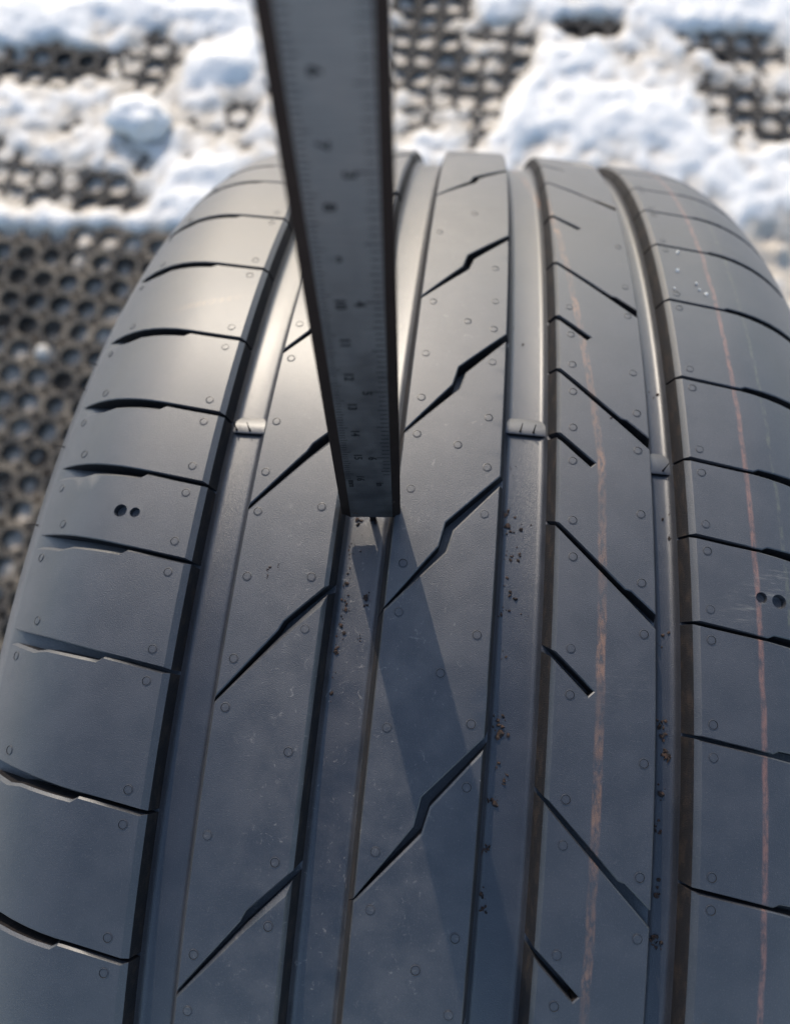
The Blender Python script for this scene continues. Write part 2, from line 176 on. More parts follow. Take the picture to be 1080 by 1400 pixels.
# ------------------------------------------------------------------ tyre profile
def drop0(x): return .7333275*x*x - 33.12257*x**4
def half_profile(xs, rs, n=90):
    x = np.linspace(0, xs, n); d = drop0(x)
    a0 = math.atan(2*.7333275*xs - 4*33.12257*xs**3)
    aa = np.linspace(a0, rad(84), n)[1:]
    return np.r_[x, xs+rs*(np.sin(aa)-math.sin(a0))], np.r_[d, d[-1]+rs*(math.cos(a0)-np.cos(aa))]
xl, dl_ = half_profile(.0885, .053); xr, dr_ = half_profile(.0815, .053)
PX = np.r_[-xl[::-1], xr[1:]]; PR = R-np.r_[dl_[::-1], dr_[1:]]
tx = np.gradient(PX); tr = np.gradient(PR); ln = np.hypot(tx, tr)
NX, NR = -tr/ln, tx/ln
def to3d(x, s, h):
    """lateral mm, running mm (towards the camera), height mm above the tread surface -> tyre space metres"""
    x = np.asarray(x, float)*.001; s = np.asarray(s, float)*.001; h = np.asarray(h, float)*.001
    r = np.interp(x, PX, PR)+h*np.interp(x, PX, NR); X = x+h*np.interp(x, PX, NX); th = s/R
    return np.stack([X, -r*np.sin(th), r*np.cos(th)], -1)
CIRC = 2*math.pi*R*1000

tyre = empty('tyre', (0, 0, -R))
tag(tyre, 'new black car tyre standing upright, tread with four grooves and diagonal sipes', 'tyre')
AX = (0, 0, R)

# carcass: groove floors, ledges under the blocks, sidewalls and bead
EA, EB, EC, ED, EE, EF, EG, EH = -70.8, -57.5, -32.1, -16.8, 11.4, 27.0, 53.6, 63.6
SIPE, FLOOR = -5.0, -7.0
SL, SR = 1.3, 1.7            # how far right-facing / left-facing groove walls lean in over the sipe depth
prof = [(-137, 0), (-131, 0), (-126, 0), (-122.5, 0), (-119, -1.4), (-115, -3.6), (-110, SIPE)]
def groove(a, b):
    L = b-a; q = [(a-1.2, SIPE), (a+SL, SIPE)]
    for t in (20, 45, 70, 90):
        q.append((a+SL+.25+2.0*(1-math.cos(rad(t))), SIPE-2.0*math.sin(rad(t))))
    for t in (90, 70, 45, 20):
        q.append((b-SR-.25-2.0*(1-math.cos(rad(t))), SIPE-2.0*math.sin(rad(t))))
    return q+[(b-SR, SIPE), (b+1.2, SIPE)]
prof += groove(EA, EB)+groove(EC, ED)+groove(EE, EF)+groove(EG, EH)
prof += [(103, SIPE), (108, -3.6), (112, -1.4), (115.5, 0), (119, 0), (124, 0), (129, 0)]
NS = 420; ss = np.arange(NS)*CIRC/NS
px_ = np.array([p[0] for p in prof]); ph_ = np.array([p[1] for p in prof])
ring = to3d(px_, np.zeros(len(px_)), ph_)         # x, 0, r
pts = [(p[0], p[2]) for p in ring]
xL, rL = pts[0]; xR, rR = pts[-1]
left = [(-.098, .242), (-.105, .2415), (-.112, .245), (-.119, .262), (-.130, .285), (-.1375, .300), (xL-.0025, rL-.006)]
right = [(-.007-x, r) for x, r in left][::-1]; right[0] = (xR+.0025, rR-.006)
inner = [(.075, .262), (.092, .300), (.080, .335), (.03, .345), (-.04, .345), (-.088, .335), (-.10, .300), (-.083, .262)]
ring2 = left+pts+right+inner
V, Fc, UV = [], [], []
n = len(ring2)
for j in range(NS):
    th = ss[j]*.001/R; c, s_ = math.cos(th), math.sin(th)
    for i, (x, r) in enumerate(ring2):
        V.append((x, -r*s_, r*c)); UV.append((x*10, (ss[j] if ss[j] < CIRC/2 else ss[j]-CIRC)*.01))
for j in range(NS):
    a, b = j*n, ((j+1) % NS)*n
    for i in range(n):
        i2 = (i+1) % n
        Fc.append((a+i, b+i, b+i2, a+i2))
carcass = mesh_obj('carcass', V, Fc, M_FLOOR, tyre, UV, sharp=60, loc=AX)

# ------------------------------------------------------------------ tread blocks
def lerp2(P, f): return P
def inside(pts, poly):
    x, y = pts[:, 0], pts[:, 1]; r = np.zeros(len(pts), bool); q = np.asarray(poly); m = len(q)
    for i in range(m):
        x1, y1 = q[i]; x2, y2 = q[(i+1) % m]
        if y1 == y2: continue
        c = ((y1 > y) != (y2 > y)) & (x < (x2-x1)*(y-y1)/(y2-y1)+x1); r ^= c
    return r
def offset(P, c):
    """move each edge i (P[i]->P[i+1]) of a counter-clockwise polygon inwards by c[i]"""
    m = len(P); out = []
    for i in range(m):
        p0, p1, p2 = P[i-1], P[i], P[(i+1) % m]
        d1 = p1-p0; d1 /= np.hypot(*d1); d2 = p2-p1; d2 /= np.hypot(*d2)
        n1 = np.array([-d1[1], d1[0]]); n2 = np.array([-d2[1], d2[0]])
        c1, c2 = c[i-1], c[i]
        den = d1[0]*d2[1]-d1[1]*d2[0]
        if abs(den) < .08: out.append(p1+(n1*c1+n2*c2)/2); continue
        a = p1+n1*c1; b = p1+n2*c2; t = ((b-a)[0]*d2[1]-(b-a)[1]*d2[0])/den
        out.append(a+d1*t)
    return np.array(out)
def block(name, P, cham, lean, depth=SIPE, holes=(), step=5.0, label=None):
    """P: outline (x, s) mm ; cham: chamfer per edge ; lean: outward lean of the wall foot per edge"""
    P = np.array(P, float); P[:, 1] *= -1                      # y = -s so that x right, y away
    cham = list(cham); lean = list(lean)
    area = sum(P[i-1][0]*P[i][1]-P[i][0]*P[i-1][1] for i in range(len(P)))
    if area < 0:
        P = P[::-1].copy(); cham = cham[::-1]; lean = lean[::-1]
        cham = cham[1:]+cham[:1]; lean = lean[1:]+lean[:1]
    c = np.array(cham)
    L1 = P; L0 = offset(P, c); L2 = offset(P, -np.array(lean))
    h1 = -np.array([max(c[i-1], c[i])*.8 for i in range(len(P))])
    cnt = [max(1, int(math.ceil(np.hypot(*(P[(i+1) % len(P)]-P[i]))/step))) for i in range(len(P))]
    def dens(L):
        o = []
        for i in range(len(L)):
            for k in range(cnt[i]): o.append(L[i]+(L[(i+1) % len(L)]-L[i])*k/cnt[i])
        return np.array(o)
    H1 = dens(np.stack([h1, h1], 1))[:, 0]
    A, B, D = dens(L0), dens(L1), dens(L2); m = len(A)
    # top: constrained Delaunay of the inner loop with a grid inside
    lo, hi = A.min(0), A.max(0)
    gx = np.arange(lo[0]+step*.5, hi[0], step); gy = np.arange(math.floor(lo[1]/step)*step, hi[1], step)
    G = np.array([(a+(.37*step if j % 2 else 0), b) for j, b in enumerate(gy) for a in gx])
    if len(G):
        G = G[inside(G, A)]
    if len(G):
        dmin = np.min(np.hypot(G[:, None, 0]-A[None, :, 0], G[:, None, 1]-A[None, :, 1]), 1); G = G[dmin > 1.6]
    vin = [Vector(p) for p in A]; ed = [(i, (i+1) % m) for i in range(m)]; rims = []
    for (hx, hs, hr, hd) in holes:
        k0 = len(vin); cc = [np.array([hx+hr*math.cos(2*math.pi*t/20), -hs+hr*math.sin(2*math.pi*t/20)]) for t in range(20)]
        vin += [Vector(p) for p in cc]; ed += [(k0+t, k0+(t+1) % 20) for t in range(20)]
        rims.append((k0, cc, hr, hd, np.array([hx, -hs])))
    if len(G):
        for (hx, hs, hr, hd) in holes: G = G[np.hypot(G[:, 0]-hx, G[:, 1]+hs) > hr+.8]
        vin += [Vector(p) for p in G]
    vo, eo, fo, ov, oe, of = delaunay_2d_cdt(vin, ed, [], 0, 1e-6)
    TV = np.array([(p.x, p.y) for p in vo]); tri = [tuple(f) for f in fo]
    cen = np.array([TV[list(f)].mean(0) for f in tri]); ok = inside(cen, A)
    for (k0, cc, hr, hd, ctr) in rims: ok &= np.hypot(*(cen-ctr).T) > hr*.97
    xs, ys, hs_, F, FM = list(TV[:, 0]), list(TV[:, 1]), [0.]*len(TV), [], []
    for f, o in zip(tri, ok):
        if o:
            a, b, c_ = (TV[i] for i in f)
            if (b[0]-a[0])*(c_[1]-a[1])-(b[1]-a[1])*(c_[0]-a[0]) < 0: f = f[::-1]
            F.append(f); FM.append(0)
    inv = {}
    for i, lst in enumerate(ov):
        for q in lst: inv[q] = i
    ia = [inv[i] for i in range(m)]
    def add(L, h):
        b = len(xs); xs.extend(L[:, 0]); ys.extend(L[:, 1]); hs_.extend(h); return [b+i for i in range(len(L))]
    ib = add(B, H1); iw = add(D, np.full(m, depth))
    for i in range(m):
        j = (i+1) % m
        F.append((ia[i], ib[i], ib[j], ia[j])); FM.append(0)
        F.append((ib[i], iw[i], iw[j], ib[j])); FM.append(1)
    for (k0, cc, hr, hd, ctr) in rims:
        rim = [inv[k0+t] for t in range(20)]; prev = rim
        for rr, hh in ((.97, -.35), (.93, -hd), (.5, -hd-.25)):
            cur = add(np.array([ctr+(p-ctr)*rr for p in cc]), [hh]*20)
            for t in range(20): F.append((prev[t], prev[(t+1) % 20], cur[(t+1) % 20], cur[t])); FM.append(0)
            prev = cur
        F.append(tuple(prev)); FM.append(0)
    xs, ys, hs_ = np.array(xs), np.array(ys), np.array(hs_)
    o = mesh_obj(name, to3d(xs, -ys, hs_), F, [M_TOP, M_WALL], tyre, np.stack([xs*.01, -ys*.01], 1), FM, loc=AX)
    if label: o['label'] = label
    return o

def fill(seen, gap):
    """complete the sequence of pitches round the whole tyre"""
    seen = sorted(seen); rest = CIRC-(seen[-1]-seen[0]); n = round(rest/gap)
    more = [seen[-1]+rest*i/n for i in range(1, n)]
    return seen+more
def jit(a): return random.uniform(-a, a)

# left shoulder: cross grooves at these running positions (inner end)
GL = fill([-229, -203.5, -168, -133.3, -97.8, -68, -44.3, -21, 8.6, 43.9, 79.6], 34.4)
def fL(x): return -.148*(abs(x)-72)
XO = -123.0
for i in range(len(GL)):
    a = GL[i]; b = GL[i+1] if i+1 < len(GL) else GL[0]+CIRC
    if a > CIRC/2: a -= CIRC; b -= CIRC
    up = [(XO, a+fL(XO)+3.9), (-110.5, a+fL(-110.5)+4.2), (-106.5, a+fL(-106.5)+3.1), (-90.6, a+fL(-90.6)+2.25), (-88.9, a+fL(-88.9)+.95), (EA, a+.95)]
    dn = [(EA, b), (-90, b+fL(-90)), (-107, b+fL(-107)), (XO, b+fL(XO)+.4)]
    ch = [.9, .7, .7, .35, .5, 1.6, .3, .3, .3, .02]
    le = [.3, .3, .2, 0, 0, SL, 0, 0, .3, 0]
    hol = [(-94, -33.9, 1.95, 1.8), (-89.6, -33.6, 1.5, 1.5)] if abs(a+44.3) < .5 else ()
    block('shoulder_block', up+dn, ch, le, holes=hol)

GR = fill([-226, -197.6, -167.3, -132.3, -96.2, -66.2, -42.1, -17.8, 11.1, 46.6], 34.4)
def fR(x): return .138*(x-64)
XR = 116.0
for i in range(len(GR)):
    a = GR[i]; b = GR[i+1] if i+1 < len(GR) else GR[0]+CIRC
    if a > CIRC/2: a -= CIRC; b -= CIRC
    up = [(EH, a+.8), (82.6, a+fR(82.6)+.85), (104, a+fR(104)+1.5), (XR, a+fR(XR)+1.6)]
    dn = [(XR, b+fR(XR)-2.2), (99, b+fR(99)-1.5), (84.3, b+fR(84.3)-1.0), (82.7, b+fR(82.7)), (EH, b)]
    ch = [.35, .35, .3, .02, .3, .3, .3, .3, 1.5]
    le = [0, 0, .2, 0, .2, 0, 0, 0, SR]
    hol = [(81.6, -25.9, 1.5, 1.5), (86.3, -25.4, 1.95, 1.8)] if abs(a+42.1) < .5 else ()
    block('shoulder_block', up+dn, ch, le, holes=hol)

def rib(name, seq, up_of, dn_of, chs, les, extra=None):
    for i in range(len(seq)):
        a = seq[i]; b = seq[i+1] if i+1 < len(seq) else seq[0]+CIRC
        if a > CIRC/2: a -= CIRC; b -= CIRC
        block(name, *assemble(up_of(a), dn_of(b), chs, les, extra, a, b))
def assemble(up, dn, chs, les, extra, a, b):
    """up edge (left to right), right groove edge, dn edge (right to left), left groove edge (with notch points)"""
    P = list(up)+list(dn); nu, nd = len(up)-1, len(dn)-1
    c = (list(chs[0]) if isinstance(chs[0], tuple) else [chs[0]]*nu)+[chs[1]]+[chs[2]]*nd; l = [0]*nu+[les[0]]+[0]*nd
    ex = extra(a, b) if extra else []
    if ex:
        P += ex; c += [chs[3], .3, .3, .3, chs[3]]; l += [les[1], 0, 0, 0, les[1]]
    else:
        c += [chs[3]]; l += [les[1]]
    return P, c, l

# centre rib
CS = fill([-192.5, -120.7, -65.4, -12.8, 57.3], 69.)
rib('centre_block', CS,
    lambda a: [(ED, a+.55), (-2.0, a-16.6), (-.5, a-22.9), (EE, a-37.4)],
    lambda b: [(EE, b-40.3), (-2.7, b-24.9), (-4.0, b-17.9), (ED, b)], (.5, .3, .3, .35), (SL, SR))
# left intermediate rib
MS = fill([-164.5, -93.4, -38.2, 14.2, 84.6], 69.)
rib('intermediate_block', MS,
    lambda a: [(EB, a+1.2), (-43.4, a-16.5), (EC, a-29.2)],
    lambda b: [(EC, b-31.6), (-42.5, b-20.9), (-43.7, b-18.3), (EB, b)], ((.45, 1.5), 1.1, .3, .35), (SL, SR))
# right intermediate rib with a short blind sipe in each block
RSQ = fill([-218.5, -146.3, -93.4, -40.8, 30.0], 69.)
SH = [-181, -117, -69.4, -5.9, 64.4]
def notch(a, b):
    t = [s for s in SH if a < s < b]; s0 = t[0] if t else a+(b-a)*.5
    # going up the left edge (from b towards a)
    return [(EF, s0+1.3), (36.6, s0+10.3), (37.9, s0+9.0), (EF, s0-.6)]
rib('intermediate_block', RSQ,
    lambda a: [(EF, a+.5), (45.0, a+18.1), (EG, a+26.4)],
    lambda b: [(EG, b+22.6), (47.2, b+17.1), (45.6, b+16.7), (EF, b-.7)], (.35, .3, .3, 1.1), (SL, SR), notch)

# ------------------------------------------------------------------ wear indicators across the grooves
def wear_bar(x0, x1, s0, s1, slits):
    cuts = [x0, x1]
    V, Fs, U, FMB = [], [], [], []
    for a, b in zip(cuts[::2], cuts[1::2]):
        k0 = len(V); prof_ = [(s0-3.2, FLOOR-.15), (s0-.4, FLOOR+1.0), (s1-.5, FLOOR+1.25), (s1, FLOOR+1.05), (s1+.15, FLOOR-.2)]
        nx = max(2, int((b-a)/2)); xx = np.linspace(a, b, nx)
        for x in xx:
            for s_, h in prof_: V.append(to3d(x, s_, h)); U.append((x*.01, s_*.01))
        for i in range(nx-1):
            for j in range(4): p = k0+i*5+j; Fs.append((p, p+1, p+6, p+5)); FMB.append(1 if j == 3 else 0)  # front and end faces take the darkened wall rubber, shade painted in
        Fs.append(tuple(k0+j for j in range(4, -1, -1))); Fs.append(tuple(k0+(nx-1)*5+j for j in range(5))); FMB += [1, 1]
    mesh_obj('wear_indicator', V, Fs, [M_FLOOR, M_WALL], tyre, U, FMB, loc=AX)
q = T['slits'][0]
wear_bar(EA+.6, EB-.8, -68.6, -65.0, q[0:2]); wear_bar(EE+.6, EF-.8, -75.0, -71.5, q[2:4]); wear_bar(EG+.6, EH-.8, -67.6, -62.9, q[4:5])

# thin rubber hairs left by the mould
def hair(x, s_, h, ln_, dx, ds, rr=.20):
    V, Fs = [], []; c0 = to3d(x, s_, h-.1); N_ = to3d(x, s_, h+1.)-to3d(x, s_, h)
    X_ = np.array([1., 0, 0]); S_ = to3d(x, s_+1., h)-to3d(x, s_, h)
    for k_ in range(6):
        t = k_/5; c = c0+N_*ln_*t+(X_*.001*dx+S_*ds)*t*t; w_ = rr*.001*(1.5-.9*t if k_ else 2.2)
        for q_ in range(6):
            a = q_*math.pi/3; V.append(c+X_*w_*math.cos(a)+S_*1000*.001*w_*1000*math.sin(a))
    for k_ in range(5):
        for q_ in range(6):
            q2 = (q_+1) % 6; Fs.append((k_*6+q_, k_*6+q2, k_*6+6+q2, k_*6+6+q_))
    Fs.append(tuple(30+q_ for q_ in range(6)))
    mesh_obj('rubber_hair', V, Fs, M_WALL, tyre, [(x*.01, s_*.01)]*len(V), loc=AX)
for i, x in enumerate(q):
    s_ = (-65.9, -65.9, -72.4, -72.4, -64.0)[i]; hair(x, s_, FLOOR+1.2, 2.7, (-.5, -.5, .25, .25, .9)[i], -1.2)
for x, s_ in ((-127, -99), (-128, -88), (-126.5, -62), (-127, -33)): hair(x, s_, 0, 3.2, -.6, 1.0, .16)

# ------------------------------------------------------------------ vent marks: small moulded rings
def lathe(prof_, n=18):
    V, Fs = [], []
    for r, h in prof_:
        for t in range(n): V.append((r*math.cos(2*math.pi*t/n)*.001, r*math.sin(2*math.pi*t/n)*.001, h*.001))
    for k in range(len(prof_)-1):
        for t in range(n):
            t2 = (t+1) % n; Fs.append((k*n+t, k*n+t2, (k+1)*n+t2, (k+1)*n+t))
    Fs.append(tuple((len(prof_)-1)*n+t for t in range(n)))
    return V, Fs
vm = []
for prof_ in ([(1.30, -.06), (1.27, .10), (1.14, .13), (1.08, .0), (1.0, .02), (.9, .03), (.4, .03)],
              [(1.28, -.06), (1.25, .06), (1.16, .08), (1.10, -.03), (1.02, -.02), (.96, .09), (.4, .10)]):
    V, Fs = lathe(prof_); 
    for u0, v0 in ((.45, -.8), (-.3, .55), (-.1, .0)):
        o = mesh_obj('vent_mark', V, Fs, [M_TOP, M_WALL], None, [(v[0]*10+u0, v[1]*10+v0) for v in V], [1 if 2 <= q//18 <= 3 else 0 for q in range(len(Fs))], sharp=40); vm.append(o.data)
        bpy.data.objects.remove(o)
VEN = []
for g in GL[:14]:
    for dx, ds in ((-76.3, -4.8), (-76.3, 3.8), (-112.8, -9.4), (-118.5, .8)): VEN.append((dx, g+ds+jit(.35)))
for g in GR[:13]:
    for dx, ds in ((67.9, -3.1), (67.9, 4.6)): VEN.append((dx, g+ds+jit(.3)))
VEN += [(-54.6,-36.6),(-54.3,-17.8),(-54.2,4.1),(-54.4,16.5),(-54.6,-48.9),(-37.0,-39.3),(-36.9,-19.1),(-36.6,-5.2),(-54.5,-65.9),(-36.7,25.5),(-36.7,51.5),(-36.6,66.3),(-54.3,47.4),(-54.2,75.4),(-54.2,88.7),(-54.4,-105),(-54.4,-90)]
VEN += [(-1.1,-62.0),(7.6,-55.5),(-13.0,-46.8),(7.6,-41.1),(-13.0,-25.1),(-12.8,-11.9),(7.8,-8.0),(-0.7,2.5),(7.9,14.1),(-12.8,17.1),(8.0,29.0),(-12.6,46.1),(-12.5,59.3),(8.1,63.3),(-0.5,71.5),(8.1,80.6),(-13.4,-160.1),(-1.3,-176.2),(-12.7,-118.5),(7.4,-120.6),(-1.1,-110.1),(7.3,-107.4),(-13.1,-94.8),(-12.9,-77.6),(7.4,-93.2),(7.2,-72.2),(-13.0,-64.6),(7.0,-138.5)]
VEN += [(31.5,-108.4),(31.4,-121.3),(31.7,-95.5),(31.7,-84.8),(31.6,-71.7),(50.6,-135.5),(50.3,-120.2),(50.1,-94.7),(50.4,-79.3),(50.6,-160.8),(31.5,-60.4),(50.1,-66.2),(31.6,-42.0),(31.8,-31.5),(50.2,-46.0),(50.0,-26.3),(50.5,-12.7),(31.8,-7.0),(32.0,4.5),(50.8,19.1),(32.1,29.3),(32.0,39.8),(50.7,45.3),(50.8,59.1),(32.2,64.5),(32.4,76.0)]
for i, (x, s) in enumerate(VEN):
    p = to3d(x, s, .0); pn_ = to3d(x, s, 1.); z = Vector(pn_-p).normalized(); xx = Vector((1, 0, 0)); yy = z.cross(xx).normalized(); xx = yy.cross(z)
    o = bpy.data.objects.new('vent_mark', vm[(0 if random.random() < .6 else 3)+((1 if s > 20 else (2 if s > -15 else 0)) if -58 < x < 14 else 0)]); link(o, tyre)
    o.matrix_local = Matrix.Translation(Vector(p)+Vector(AX)) @ Matrix((xx, yy, z)).transposed().to_4x4() @ Matrix.Rotation(random.uniform(0, 6), 4, 'Z')

# ------------------------------------------------------------------ soil crumbs and melt drops lying on the tyre
def soil_mat(name, a, b, rough=.9):
    k = NT(name); tc = k.n('ShaderNodeTexCoord').outputs['Object']
    k.l(k.mix(k.ramp(k.noise(tc, 900., 3), .35, .65), a, b), k.b.inputs['Base Color']); k.b.inputs['Roughness'].default_value = rough
    return k.m
M_CRUMB = soil_mat('dark_soil', (.010, .006, .0045, 1), (.042, .022, .014, 1))
def grains(name, L, h, mat, label, cat):
    V, Fs = [], []
    for x, s, r in L:
        c = to3d(x, s, h+r*.35); k0 = len(V)
        bm = bmesh.new(); bmesh.ops.create_icosphere(bm, subdivisions=1, radius=r*.001*random.uniform(.5, 1.))
        sc_ = Vector((random.uniform(.6, 1.6), random.uniform(.6, 1.4), random.uniform(.5, .9)))
        rot = Matrix.Rotation(random.uniform(0, 6.3), 3, 'Z')
        for v in bm.verts:
            p = rot @ Vector((v.co.x*sc_.x, v.co.y*sc_.y, v.co.z*sc_.z))*random.uniform(.45, 1.5)
            V.append((c[0]+p.x, c[1]+p.y, c[2]+p.z))
        Fs += [[k0+v.index for v in f.verts] for f in bm.faces]; bm.free()
    o = mesh_obj(name, V, Fs, mat, None, smooth=False)
    return tag(o, label, cat, kind='stuff')
CR = T['crumbs']
grains('soil_crumbs', CR['EF'], FLOOR, M_CRUMB, 'brown soil crumbs scattered in the groove right of the centre rib', 'soil crumbs')
grains('soil_crumbs', CR['GH'], FLOOR, M_CRUMB, 'brown soil crumbs in the narrow groove beside the right shoulder', 'soil crumbs')
grains('soil_crumbs', CR['CD'], FLOOR, M_CRUMB, 'dark soil crumbs in the groove below the caliper tip', 'soil crumbs')
grains('soil_crumbs', CR['BLK'], 0., M_CRUMB, 'reddish soil specks on the rib left of the caliper', 'soil crumbs')
kd = NT('pale_flakes'); kd.b.inputs['Base Color'].default_value = (.55, .54, .50, 1); kd.b.inputs['Roughness'].default_value = .3
grains('pale_flakes', [(x, s, .8) for x, s in T['drops']], 0., kd.m, 'tiny pale flakes on the right shoulder of the tyre', 'flakes')

# ------------------------------------------------------------------ vernier caliper standing on the tread
P0 = Vector((-.02303275, .03726734, .36219491)); DB = Vector((-.00407766, .19190106, .98140581)).normalized()
WV = Vector((1, 0, 0)); WV = (WV-DB*WV.dot(DB)).normalized(); WV = (WV*math.cos(.095)+DB.cross(WV)*math.sin(.095)).normalized(); NV = WV.cross(DB)
cal = empty('caliper', P0); cal.rotation_mode = 'QUATERNION'
CMX = Matrix((WV, NV*-1, DB)).transposed()      # local x = width, local y = away from camera, local z = along the beam
cal.rotation_quaternion = CMX.to_quaternion()
tag(cal, 'steel vernier caliper held upright with its depth rod in a tyre groove', 'caliper')
k = NT('satin_steel'); tc = k.n('ShaderNodeTexCoord').outputs['Object']
br = k.noise(k.vmap(tc, (60, 60, 2600)), 1., 3, .6); sm_ = k.noise(tc, 120., 4, .6); sm2 = k.noise(k.vmap(tc, (140, 140, 50)), 1., 3, .6)
col = k.mix(k.ramp(br, .35, .65), (.125, .129, .14, 1), (.155, .159, .17, 1))
col = k.mix(k.math('MULTIPLY', k.ramp(sm2, .48, .70), .35), col, (.10, .105, .12, 1))
k.l(col, k.b.inputs['Base Color']); k.b.inputs['Metallic'].default_value = 1.0
k.l(k.ramp(sm_, .3, .7, .36, .50), k.b.inputs['Roughness'])
k.l(k.bump(br, .12, .0002), k.b.inputs['Normal']); M_STEEL = k.m
k = NT('reflection_toned_edge'); tc = k.n('ShaderNodeTexCoord').outputs['Object']  # dark reflections on the beam's bevels and sides put into the colour
k.l(k.mix(k.noise(tc, 500., 3), (.022, .017, .0165, 1), (.036, .028, .026, 1)), k.b.inputs['Base Color'])
k.b.inputs['Metallic'].default_value = 1.0; k.b.inputs['Roughness'].default_value = .55; M_EDGE = k.m
k = NT('engraving'); k.b.inputs['Base Color'].default_value = (.012, .012, .013, 1); k.b.inputs['Roughness'].default_value = .9; k.b.inputs['Specular IOR Level'].default_value = .1; M_INK = k.m
def prism(sec, z0, z1, mat, name, parent, fm=None, nz=1, tip=None):
    m = len(sec); V, Fs, FM = [], [], []
    zs = np.linspace(z0, z1, nz+1)
    for i, z in enumerate(zs):
        for x, y in sec:
            V.append((x*.001, y*.001, z*.001))
    for i in range(nz):
        for j in range(m):
            j2 = (j+1) % m; Fs.append((i*m+j, i*m+j2, (i+1)*m+j2, (i+1)*m+j)); FM.append(fm[j] if fm else 0)
    Fs.append(tuple(range(m-1, -1, -1))); FM.append(0); Fs.append(tuple(nz*m+j for j in range(m))); FM.append(0)
    return mesh_obj(name, V, Fs, mat, parent, fm=FM, smooth=False)
sec = [(-8, 1.0), (-5.5, 0), (5.9, 0), (8, .85), (8, 3.0), (7.4, 3.6), (1.7, 3.6), (1.7, 2.0), (-1.3, 2.0), (-1.3, 3.6), (-7.4, 3.6), (-8, 3.0)]
beam = prism(sec, 0, 215, [M_STEEL, M_EDGE], 'beam', cal, [1, 0, 1, 1, 1, 1, 1, 1, 1, 1, 1, 1], nz=6)
prism([(-.65, 2.15), (1.05, 2.15), (1.05, 3.45), (-.65, 3.45)], -7.1, 190, M_EDGE, 'depth_rod', cal)
# graduation lines
V, Fs = [], []
def tick(x0, x1, z, t=.10):
    k0 = len(V)
    for dy in (-.015, .03):
        for x, zz in ((x0, z-t), (x1, z-t), (x1, z+t), (x0, z+t)): V.append((x*.001, dy*.001, zz*.001))
    for f in ((0, 1, 2, 3), (0, 4, 5, 1), (1, 5, 6, 2), (2, 6, 7, 3), (3, 7, 4, 0)): Fs.append(tuple(k0+i for i in f))
ZERO = 183.3
for i in range(0, 163):
    tick(-5.3, -3.2 if i % 10 == 0 else (-3.6 if i % 5 == 0 else -4.0), ZERO-i, .10)
for i in range(0, 102):
    tick(5.7, 2.6 if i % 16 == 0 else (3.2 if i % 8 == 0 else (3.6 if i % 4 == 0 else 4.0)), ZERO-i*25.4/16, .11)
o = mesh_obj('graduation_marks', V, Fs, M_INK, cal, smooth=False); o['kind'] = 'stuff'
def text(s, x, z, size, name='scale_number'):
    cu = bpy.data.curves.new('t', 'FONT'); cu.body = s; cu.size = size*.001; cu.align_x = 'CENTER'; cu.align_y = 'CENTER'; cu.extrude = .00002; cu.offset = .00007
    to = bpy.data.objects.new('t', cu); COL.objects.link(to)
    me = bpy.data.meshes.new_from_object(to.evaluated_get(bpy.context.evaluated_depsgraph_get()))
    bpy.data.objects.remove(to); bpy.data.curves.remove(cu)
    me.materials.clear(); me.materials.append(M_INK); me.name = name
    ob = bpy.data.objects.new(name, me); link(ob, cal)
    # reading direction towards the tip, letter tops towards +x, facing the camera side (-y)
    ob.matrix_local = Matrix.Translation((x*.001, -.00005, z*.001)) @ Matrix(((0, 1, 0), (0, 0, -1), (-1, 0, 0))).to_4x4()
for i in range(1, 17): text(str(i), -1.75, ZERO-i*10-2.0, 2.6)
for j in range(1, 7): text(str(j), 1.6, ZERO-j*25.4-.4, 2.7)
text('mm', -4.0, 18.6, 2.3, 'unit_mark'); text('in', 3.0, 18.2, 2.5, 'unit_mark')
# dirt specks on the beam face near the tip
V, Fs = [], []
for x, z, a, b in ((-4.3, 2.2, .75, .22), (6.4, 8.6, .28, .33), (6.1, 8.2, .25, .22), (-3.7, 2.0, .35, .2)):
    k0 = len(V); yy = -.03+max(0, (x-5.9)/2.1*.85)
    for t in range(10): V.append(((x+a*math.cos(t*.628)*random.uniform(.7, 1.2))*.001, yy*.001, (z+b*math.sin(t*.628)*random.uniform(.7, 1.2))*.001))
    V.append((x*.001, (yy-.12)*.001, z*.001))
    for t in range(10): Fs.append((k0+t, k0+(t+1) % 10, k0+10))
o = mesh_obj('dirt_speck', V, Fs, M_CRUMB, cal, smooth=False); o['kind'] = 'stuff'
# upper end, above the photograph's frame: fixed jaws and slider
prism([(-8.4, -1.6), (8.4, -1.6), (8.4, 5.2), (-8.4, 5.2)], 140, 172, M_STEEL, 'slider', cal)
def plate(name, outline, y0, y1, mat=M_STEEL):
    m = len(outline); V = [(x*.001, y*.001, z*.001) for y in (y0, y1) for x, z in outline]
    Fs = [tuple(range(m)), tuple(range(2*m-1, m-1, -1))]+[(i, m+i, m+(i+1) % m, (i+1) % m) for i in range(m)]
    return mesh_obj(name, V, Fs, mat, cal, smooth=False)
plate('fixed_jaw', [(-8.1, 184), (-46, 184), (-44, 190), (-20, 205), (-8.1, 214)], .2, 3.5)
plate('moving_jaw', [(-8.5, 145), (-20, 160), (-44, 176), (-46, 182), (-8.5, 182)], .2, 3.5)

